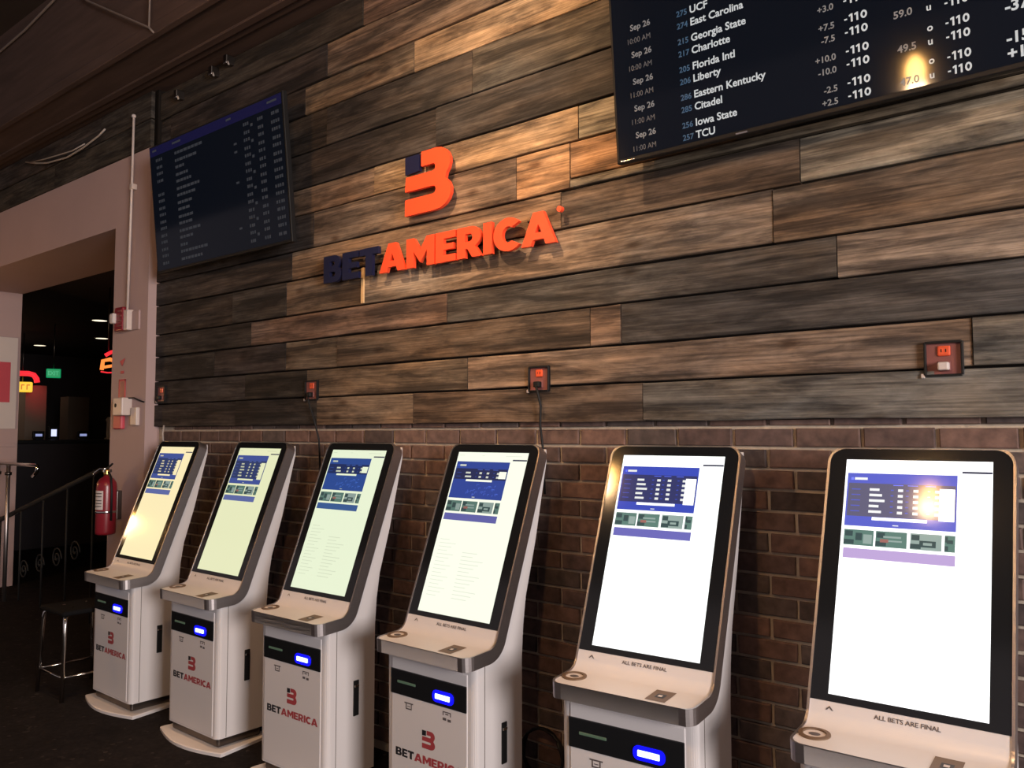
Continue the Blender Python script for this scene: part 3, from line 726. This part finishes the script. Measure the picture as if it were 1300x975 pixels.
# ------------------------------------------------------------------ outlets and cords on the planks
def outlet(x,z,label,plug,cord):
    r=thing('wall_outlet',(x,-.03,z),label,'outlet','orange receptacle outlets along the planks')
    mb=MB(); w=.052
    mb.box(-w,w,-.002,.004,-w,w,REDBROWN); put('cover_plate',mb,r)
    mb=MB()
    for a,b,c,d in ((-w-.004,-w+.003,-w,w),(w-.003,w+.004,-w,w),(-w,w,w-.004,w+.004),(-w,w,-w-.004,-w+.003)): mb.bbox(a,b,-.012,.003,c,d,noisy(mat('outlet_frame',(.05,.035,.03),.6),9,.2,0) if 0 else BLACKPL,.001,1)
    put('box_frame',mb,r,kind='stuff')
    mb=MB(); mb.bbox(-.017,.020,-.008,-.001,.008,.040,OUTORANGE,.004,2); mb.box(-.007,-.004,-.0085,-.0078,.020,.030,BLACKPL); mb.box(.006,.009,-.0085,-.0078,.020,.030,BLACKPL); put('receptacle',mb,r,label='orange upper receptacle')
    mb=MB(); mb.bbox(-.017,.020,-.008,-.001,-.040,-.008,REDBROWN,.004,2); put('receptacle',mb,r)
    mb=MB(); mb.bbox(-.066,-.054,-.010,-.002,-.060,-.046,OFFWHITE,.002,1); put('paper_tag',mb,r,label='tiny white tag at the lower left corner')
    mb=MB(); mb.bbox(-.014,.018,-.032,-.007,-.038,-.012,plug,.005,2); put('plug',mb,r)
    if cord:
        mb=MB(); mb.tube(cord,.0052,BLACKPL,8); put('power_cord',mb,r)
outlet(-3.697,1.839,'leftmost large outlet, orange receptacle and cord bending down to the right',BLACKPL,[(.0,-.028,-.03),(.004,-.030,-.06),(.03,-.022,-.13),(.055,-.016,-.20),(.065,.0,-.28),(.07,.008,-.5)])
outlet(-2.117,1.835,'middle outlet on pale plank, black cord dropping behind the fourth kiosk',BLACKPL,[(.0,-.030,-.03),(.012,-.034,-.055),(.022,-.022,-.12),(.012,-.014,-.20),(.016,.0,-.30),(.02,.008,-.5)])
outlet(-.531,1.831,'right hand outlet with a white plug above the nearest kiosk',OFFWHITE,None)
outlet(-5.335,1.868,'smallest, farthest outlet at the left end of the planks beside the column',BLACKPL,None)
mb=MB(); mb.tube([(-5.30,-.028,1.655),(-5.305,-.034,1.60),(-5.30,-.02,1.45)],.006,WIRE,8)
put('loose_cable',mb,label='short pale cable hanging just above the leftmost kiosk',cat='cable')
mb=MB()
pts=[]
for k in range(75):
    a=2*pi*k/18; pts.append((-2.10+.105*math.cos(a)+.004*math.sin(k*1.7),-.030-.0035*(k%18)/6-.004*(k//18),.245+.105*math.sin(a)))
mb.tube(pts,.0055,BLACKPL,6); put('coiled_cord',mb,label='black power cord coiled against the bricks between two kiosks',cat='cord')

# ------------------------------------------------------------------ things on the column
mb=MB(); mb.tube([(-5.655,-.118,3.86),(-5.656,-.118,3.35),(-5.672,-.118,2.46)],.0085,OFFWHITE,10); cd=put('conduit',mb,label='thin pale conduit running down the column to the alarm box',cat='conduit')
mb=MB(); mb.lathe([(.014,0),(.016,.008),(.012,.02)],(-5.655,-.118,3.852),OFFWHITE,12); put('end_cap',mb,cd)
mb=MB(); mb.bbox(-5.675,-5.637,-.127,-.088,3.33,3.37,OFFWHITE,.004); put('clamp',mb,cd)
jb=thing('junction_box',(-5.64,-.09,2.40),'flat beige junction box beside the red alarm horn on the column','box')
mb=MB(); mb.bbox(-.055,.0,-.045,.002,-.075,.07,OFFWHITE,.006); put('box_body',mb,jb)
mb=MB(); mb.bbox(.0,.10,-.012,.002,-.075,.06,PAINT,.004); put('side_plate',mb,jb)
h=thing('fire_alarm_horn',(-5.76,-.09,2.41),'red fire alarm horn with white strobe high on the column','alarm')
mb=MB(); mb.bbox(-.06,.06,-.05,.002,-.085,.085,RED,.01,3); put('housing',mb,h)
mb=MB(); mb.bbox(-.085,-.03,-.075,-.03,-.03,.045,PAPER,.012,3); put('strobe_lens',mb,h)
mb=MB()
for k in range(4): mb.bbox(-.01,.05,-.054,-.048,.05-.035*k,.06-.035*k,REDBROWN,.001,1)
put('sound_grille',mb,h,kind='stuff')
sgn=thing('fire_alarm_sign',(-5.775,-.092,1.95),'narrow red outlined sign with arrow above the alarm pull box','sign')
mb=MB(); mb.add([(-.035,-.003,.165),(.045,-.003,.185),(.0,-.003,.125)],[(0,1,2)],PINKRED); mb.bbox(-.02,.025,-.004,-.001,.075,.095,PINKRED,.001,1); put('arrow',mb,sgn)
mb=MB()
for a,b,c,d in ((-.045,-.03,-.14,.03),(.04,.055,-.14,.03),(-.045,.055,.02,.035)): mb.box(a,b,-.003,0,c,d,PINKRED)
mb.box(-.03,.04,-.002,0,-.14,.02,noisy(mat('pink_plate',(.36,.13,.13),.5),5,.1,0)); put('plate',mb,sgn)
pl=thing('alarm_pull_station',(-5.72,-.09,1.73),'white covered pull box over red frame on the column','alarm')
mb=MB(); mb.bbox(-.12,.0,-.03,.002,-.10,.10,PINKRED,.01,2); put('red_frame',mb,pl)
mb=MB(); mb.bbox(-.035,.10,-.075,.0,-.005,.120,OFFWHITE,.008,2); put('cover',mb,pl)
mb=MB(); mb.lathe([(.014,0),(.014,.004)],(.01,-.0745,.065),BLACKPL,12,'y'); put('button',mb,pl)
mb=MB(); mb.tube([(.09,-.03,.115),(.14,-.012,.118),(.20,-.008,.10),(.27,-.006,.085)],.005,BLACKPL,6); put('cable',mb,pl)
mb=MB(); mb.bbox(-5.60,-5.515,-.115,-.088,1.655,1.78,OFFWHITE,.006); put('wall_switch',mb,label='small plain off white wall box right of the pull station',cat='box')
# extinguisher
ex=thing('fire_extinguisher',(-5.765,-.185,.90),'red fire extinguisher hung on the column left of the kiosks','extinguisher')
mb=MB(); mb.lathe([(.05,0),(.064,.006),(.066,.02),(.066,.33),(.062,.36),(.045,.385),(.022,.40),(.02,.41)],(0,0,0),RED,24); put('cylinder',mb,ex)
mb=MB(); mb.lathe([(.02,.405),(.022,.42),(.018,.44),(.018,.45)],(0,0,0),BRASS,14); mb.bbox(-.012,.012,-.03,.03,.43,.45,DSTEEL,.003); put('valve',mb,ex)
mb=MB(); mb.tube([(.0,-.0,.452),(-.035,-.03,.455),(-.075,-.05,.425),(-.085,-.06,.395)],.008,CHROME,8); put('lever',mb,ex)
mb=MB(); mb.tube([(0,0,.458),(.045,.0,.475),(.075,.0,.49)],.007,BLACKPL,8); put('handle',mb,ex)
mb=MB(); mb.lathe([(.0672,0),(.0682,.003),(.0682,.012),(.0672,.015)],(0,0,.150),CHROME,24); put('strap',mb,ex)
mb=MB(); n=10; a0,a1=math.radians(232),math.radians(318); R=.0675
vs=[];fs=[]
for i in range(n+1):
    a=a0+(a1-a0)*i/n; vs+=[(R*math.cos(a),R*math.sin(a),.175),(R*math.cos(a),R*math.sin(a),.305)]
for i in range(n): fs.append((2*i,2*i+2,2*i+3,2*i+1))
mb.add(vs,fs,PAPER)
for zz in (.195,.215,.235,.262,.283):
    vs=[];fs=[]; Rr=.068
    for i in range(n-1):
        a=a0+(a1-a0)*(i+1)/n; vs+=[(Rr*math.cos(a),Rr*math.sin(a),zz),(Rr*math.cos(a),Rr*math.sin(a),zz+.007)]
    for i in range(n-2): fs.append((2*i,2*i+2,2*i+3,2*i+1))
    mb.add(vs,fs,INKGREY)
put('label',mb,ex,label='white printed label')
mb=MB(); mb.tube([(.02,.0,.43),(.06,-.0,.40),(.078,-.0,.30),(.078,-.0,.10)],.008,BLACKPL,8); put('hose',mb,ex)
mb=MB(); mb.bbox(-.03,.03,.06,.096,.10,.30,DSTEEL,.004); put('wall_bracket',mb,ex)

# ------------------------------------------------------------------ jamb poster, rails, stool
po=thing('wall_poster',(-9.538,.44,1.65),'white framed poster with a red panel on the jamb at the left edge','poster')
mb=MB(); mb.bbox(0,.012,-.40,.150,0,.97,PAPER,.003); put('board',mb,po)
mb=MB(); mb.box(.010,.0145,-.38,.085,.28,.705,PINKRED); put('red_panel',mb,po)
gr=thing('guard_rail',(-8.72,.25,0),'pale steel guard rail with curled end in the opening at left','railing')
mb=MB(); mb.tube([(-.80,0,1.312),(.63,0,1.308),(.655,0,1.302),(.670,0,1.28),(.650,0,1.245),(.575,0,1.205)],.016,CHROME,10); put('top_rail',mb,gr)
for x in (0.0,-.26):
    mb=MB(); mb.tube([(x,0,0),(x,0,1.30)],.019,STEEL,10); mb.lathe([(.03,0),(.03,.03)],(x,0,1.20),DSTEEL,10); put('post',mb,gr)
sr=thing('stair_handrail',(-8.0,.35,0),'black iron stair handrail sloping up toward the column','railing')
mb=MB(); mb.tube([(-1.3,0,.70),(.98,0,1.295)],.022,IRON,10); put('top_rail',mb,sr)
for k in range(5):
    x=-1.15+.5*k; mb=MB(); mb.tube([(x,0,0),(x,0,.73+.261*(x+1.3))],.009,IRON,6); put('baluster',mb,sr)
for k in range(4):
    mb=MB(); pts=[(-.55+.36*k+.10*(1-j/60)*math.cos(j*.22),.0,.30+.09*k+.10*(1-j/60)*math.sin(j*.22)) for j in range(58)]; mb.tube(pts,.007,IRON,6); put('scroll',mb,sr)
st=thing('bar_stool',(-5.36,-.52,0),'chrome legged low stool with black seat left of the farthest kiosk','stool')
mb=MB(); mb.bbox(-.17,.17,-.17,.17,.500,.530,RUBBER,.012,3); put('seat',mb,st)
for sx in (-1,1):
    for sy in (-1,1):
        mb=MB(); mb.tube([(sx*.175,sy*.165,0),(sx*.155,sy*.150,.44),(sx*.145,sy*.145,.485),(sx*.12,sy*.12,.512),(sx*.06,sy*.06,.520)],.0125,CHROME,10); put('leg',mb,st)
for a,b in (((.17,-.16),(.17,.16)),((-.17,-.16),(-.17,.16)),((-.17,-.16),(.17,-.16)),((-.17,.16),(.17,.16))):
    mb=MB(); mb.tube([(*a,.14),(*b,.14)],.007,CHROME,8); put('foot_rail',mb,st)

# ------------------------------------------------------------------ ceiling details
for k,(pts,r,lab) in enumerate([([(-7.3,-.52,4.58),(-7.0,-.52,4.60),(-6.55,-.52,4.62),(-6.05,-.52,4.68),(-5.9,-.52,4.73)],.009,'thin pale conduit rising across the dark bulkhead beam at the far left corner'),
   ([(-5.60,-.52,4.56),(-5.525,-.522,4.497),(-5.05,-.525,4.24),(-4.66,-.525,4.03),(-4.62,-.515,3.99)],.007,'thin wire sloping down the face of the bulkhead beam')]):
    mb=MB(); mb.tube(pts,r,WIRE2,8); put('ceiling_conduit',mb,label=lab,cat='conduit')
mb=MB(); mb.tube([(-4.66,-.525,4.03),(-4.66,-.525,4.35),(-4.66,-.525,4.74)],.006,WIRE2,6); put('hanger_rod',mb,label='thin upright rod on the bulkhead beam meeting the sloping wire',cat='rod')
mb=MB()
mb.tube([(-7.53,-.125,3.925),(-7.3,-.125,3.865),(-7.09,-.125,3.823),(-6.72,-.125,3.789),(-6.44,-.125,3.804),(-6.18,-.122,3.842),(-6.10,-.115,3.875)],.007,WIRE,8)
mb.tube([(-7.44,-.13,3.899),(-7.1,-.14,3.855),(-6.83,-.14,3.830),(-6.60,-.135,3.815),(-6.40,-.13,3.825)],.005,WIRE,8)
put('loose_wires',mb,label='two pale loose wires drooping across the dark planks above the opening',cat='wire',kind=None)
# small dark clamp fittings along the top of the planks
for x,z,lb in ((-5.15,3.90,'small metal cable clamp above the left corner of the farther television'),(-4.55,3.965,'small metal cable clamp at the plank top, rightmost of three'),(-4.72,3.94,'small metal cable clamp at the plank top, middle of three')):
    mb=MB(); mb.bbox(x-.02,x+.02,-.09,-.026,z-.03,z+.03,DSTEEL,.006); mb.tube([(x,-.07,z),(x+.05,-.09,z-.05)],.006,WIRE,6); put('cable_clamp',mb,label=lb,cat='clamp',group='clamps along the plank top')

# ------------------------------------------------------------------ pendants (hang in front of the wall, seen as reflections)
def pendant(x,y,z,label,power):
    r=thing('pendant_lamp',(x,y,z),label,'lamp','bare bulb pendants in front of the kiosks')
    mb=MB(); mb.lathe([(.008,-.120),(.034,-.100),(.050,-.05),(.044,.0),(.022,.03),(.016,.045)],(0,0,0),BULB,16); put('bulb',mb,r)
    mb=MB(); mb.lathe([(.02,.04),(.022,.06),(.02,.10),(.008,.115)],(0,0,0),BRASS,14); put('socket',mb,r)
    mb=MB(); mb.tube([(0,0,.11),(0,0,4.76-z)],.004,BLACKPL,6); put('cord',mb,r)
    l=light('pendant_glow','POINT',(x,y,z-.14),power,WARM,.05); l.parent=r; l.location=(0,0,-.14)
pendant(-1.02,-2.58,3.28,'bare bulb pendant nearest, in front of the fifth kiosk',38)
pendant(-3.1,-2.45,3.2,'bare bulb pendant in front of the third kiosk',26)
pendant(-8.2,-1.62,1.81,'low bare bulb pendant far to the left beyond the kiosks',6)

# ------------------------------------------------------------------ dim room beyond the opening
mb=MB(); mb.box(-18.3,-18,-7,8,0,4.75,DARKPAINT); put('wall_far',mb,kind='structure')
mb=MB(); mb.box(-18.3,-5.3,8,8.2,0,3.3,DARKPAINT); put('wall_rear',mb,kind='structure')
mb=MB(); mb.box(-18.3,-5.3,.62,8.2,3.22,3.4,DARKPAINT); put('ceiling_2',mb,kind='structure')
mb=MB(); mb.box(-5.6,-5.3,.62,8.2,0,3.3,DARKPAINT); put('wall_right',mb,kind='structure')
mb=MB(); mb.box(-15.3,-15,2.72,3.05,0,2.42,noisy(mat('partition_paint',(.30,.24,.20),.7),3,.1,0)); put('trim_3',mb,kind='structure')
mb=MB(); mb.box(-14.2,-13.9,2.95,3.28,0,2.2,noisy(mat('brown_panel',(.11,.085,.07),.7),3,.2,0)); put('trim_4',mb,kind='structure')
l=light('red_wash','SPOT',(-14.45,2.75,2.62),9,(1,.03,.05),.05,(-15.0,2.88,2.25),.9,1.0)
light('bar_light','POINT',(-15.6,1.9,2.7),7,(1,.7,.5),.2)
exs=thing('exit_sign',(-12.78,2.26,2.43),'small green glowing exit sign hanging in the dark room','sign')
EXG=mat('exit_green',(.01,.2,.08),.4,emit=(.004,.26,.09),es=1.0); EXW=mat('exit_letters',(.1,.5,.3),.4,emit=(.03,.36,.16),es=1.)
Rz=Matrix.Rotation(math.radians(68),4,'Z')
mb=MB(); mb.bbox(-.095,.095,-.02,.02,-.01,.125,EXG,.012,2,Rz); put('panel',mb,exs)
mb=MB(); vs,fs=text('EXIT',.02); mb.add([Rz@Vector((-.075+v.x*.068,-.022,.03+v.y*.085)) for v in vs],fs,EXW); put('lettering',mb,exs)
mb=MB(); mb.tube([(0,0,.11),(0,0,.80)],.008,DSTEEL,6); put('hanger',mb,exs)
NEO=mat('neon_red',(.3,.01,.02),.4,emit=(1.0,.030,.045),es=1.0); NEY=mat('sign_yellow',(.4,.3,.02),.4,emit=(1.0,.62,.05),es=1.0); NEG=mat('sign_mark',(.4,.3,.02),.4,emit=(.75,.20,.02),es=.8)
ns=thing('lit_bar_sign',(-14.2,2.37,2.26),'yellow lit sign panel under a red neon arch in the dark room','sign')
mb=MB(); mb.bbox(-.20,.14,-.03,.03,0,.165,NEY,.02,2,Rz); put('panel',mb,ns)
mb=MB()
for x in (-.10,-.02,.055): mb.box(x,x+.018,-.034,-.030,.04,.125,NEG,Rz); mb.box(x,x+.05,-.034,-.030,.105,.125,NEG,Rz)
put('lettering',mb,ns)
mb=MB(); mb.tube([Rz@Vector(p) for p in ((-.24,0,.30),(.08,0,.30),(.15,0,.28),(.19,0,.22),(.20,0,.16))],.042,NEO,8); put('neon_arch',mb,ns)
mb=MB(); mb.tube([(0,0,.16),(0,0,.95)],.008,DSTEEL,6); put('hanger',mb,ns)
n2=thing('neon_sign',(-9.09,1.34,2.30),'red and orange neon sign half hidden by the column edge','sign')
NE2=mat('neon_orange',(.4,.1,.02),.4,emit=(1.0,.26,.05),es=1.2)
mb=MB(); mb.tube([Rz@Vector(p) for p in ((-.06,0,0),(-.05,0,.10),(.02,0,.12),(.10,0,.09),(.16,0,.02))],.022,NE2,8); mb.tube([Rz@Vector(p) for p in ((-.04,0,.03),(.05,0,.05),(.13,0,.03))],.016,NE2,8); put('orange_tube',mb,n2)
mb=MB(); mb.tube([Rz@Vector(p) for p in ((-.03,0,.16),(.03,0,.20),(.10,0,.22),(.2,0,.20))],.020,NEO,8); mb.tube([Rz@Vector(p) for p in ((-.07,0,-.02),(0,0,-.03),(.1,0,-.02))],.008,NEO,6); put('red_tube',mb,n2)
mb=MB(); mb.tube([(0,0,.22),(0,0,.93)],.008,DSTEEL,6); put('hanger',mb,n2)
DL=mat('downlight_glow',(.5,.4,.3),.4,emit=(1.0,.86,.62),es=1.6)
for (x,y,lab) in ((-16.0,3.30,'recessed ceiling downlight farthest into the dark room'),(-11.8,2.46,'recessed ceiling downlight nearest the column'),(-14.0,3.5,'recessed ceiling downlight between the other two')):
    r=thing('downlight',(x,y,3.22),lab,'lamp','downlights of the dark room')
    mb=MB(); mb.lathe([(.10,-.012),(.10,-.002),(.085,0)],(0,0,0),DL,18); put('lens',mb,r)
    mb=MB(); n=18
    vs=[];fs=[]
    for (rr_,h_) in ((.10,-.014),(.125,-.012),(.125,.0)): vs+=[(rr_*math.cos(2*pi*k/n),rr_*math.sin(2*pi*k/n),h_) for k in range(n)]
    mb.add(vs,[(a*n+k,a*n+(k+1)%n,a*n+n+(k+1)%n,a*n+n+k) for a in range(2) for k in range(n)],DSTEEL); put('trim_ring',mb,r)
bc=thing('bar_counter',(-12.6,2.3,0),'long dark bar counter across the dark room','counter')
mb=MB(); mb.bbox(-.3,.3,-1.6,2.6,0,1.46,DARKPAINT,.01); put('front',mb,bc)
mb=MB(); mb.bbox(-.36,.36,-1.65,2.65,1.46,1.51,BLACKPL,.01); put('top',mb,bc)
MON=mat('monitor_glow',(.2,.2,.3),.3,emit=(.62,.66,1.0),es=1.3); MO2=mat('monitor_dim',(.1,.1,.2),.3,emit=(.30,.34,.62),es=.9)
for (y,w,hh,m_,lab) in ((2.17,.075,.10,MON,'bright small monitor on the bar counter, tallest of the three'),(1.97,.09,.035,MO2,'dim small screen left of the bright monitor'),(2.58,.10,.035,MO2,'dim small screen right of the bright monitor')):
    r=thing('small_monitor',(-12.5,y,1.51),lab,'monitor','small screens on the bar counter')
    mb=MB(); mb.bbox(-.02,.02,-w/2-.03,w/2+.03,.02,.06+hh+.03,BLACKPL,.006); mb.bbox(-.06,.06,-.05,.05,0,.02,BLACKPL,.004); put('housing',mb,r)
    mb=MB(); mb.add([(.021,-w/2,.05),(.021,w/2,.05),(.021,w/2,.05+hh),(.021,-w/2,.05+hh)],[(0,1,2,3)],m_); put('screen',mb,r)
lp=thing('pale_post',(-12.45,2.95,1.51),'pale short post standing on the bar counter near the column','lamp')  # plain whitish post, gives no light
mb=MB(); mb.lathe([(.07,0),(.07,.02),(.045,.03),(.045,.26),(.06,.30),(.03,.34)],(0,0,0),OFFWHITE,14); put('body',mb,lp)
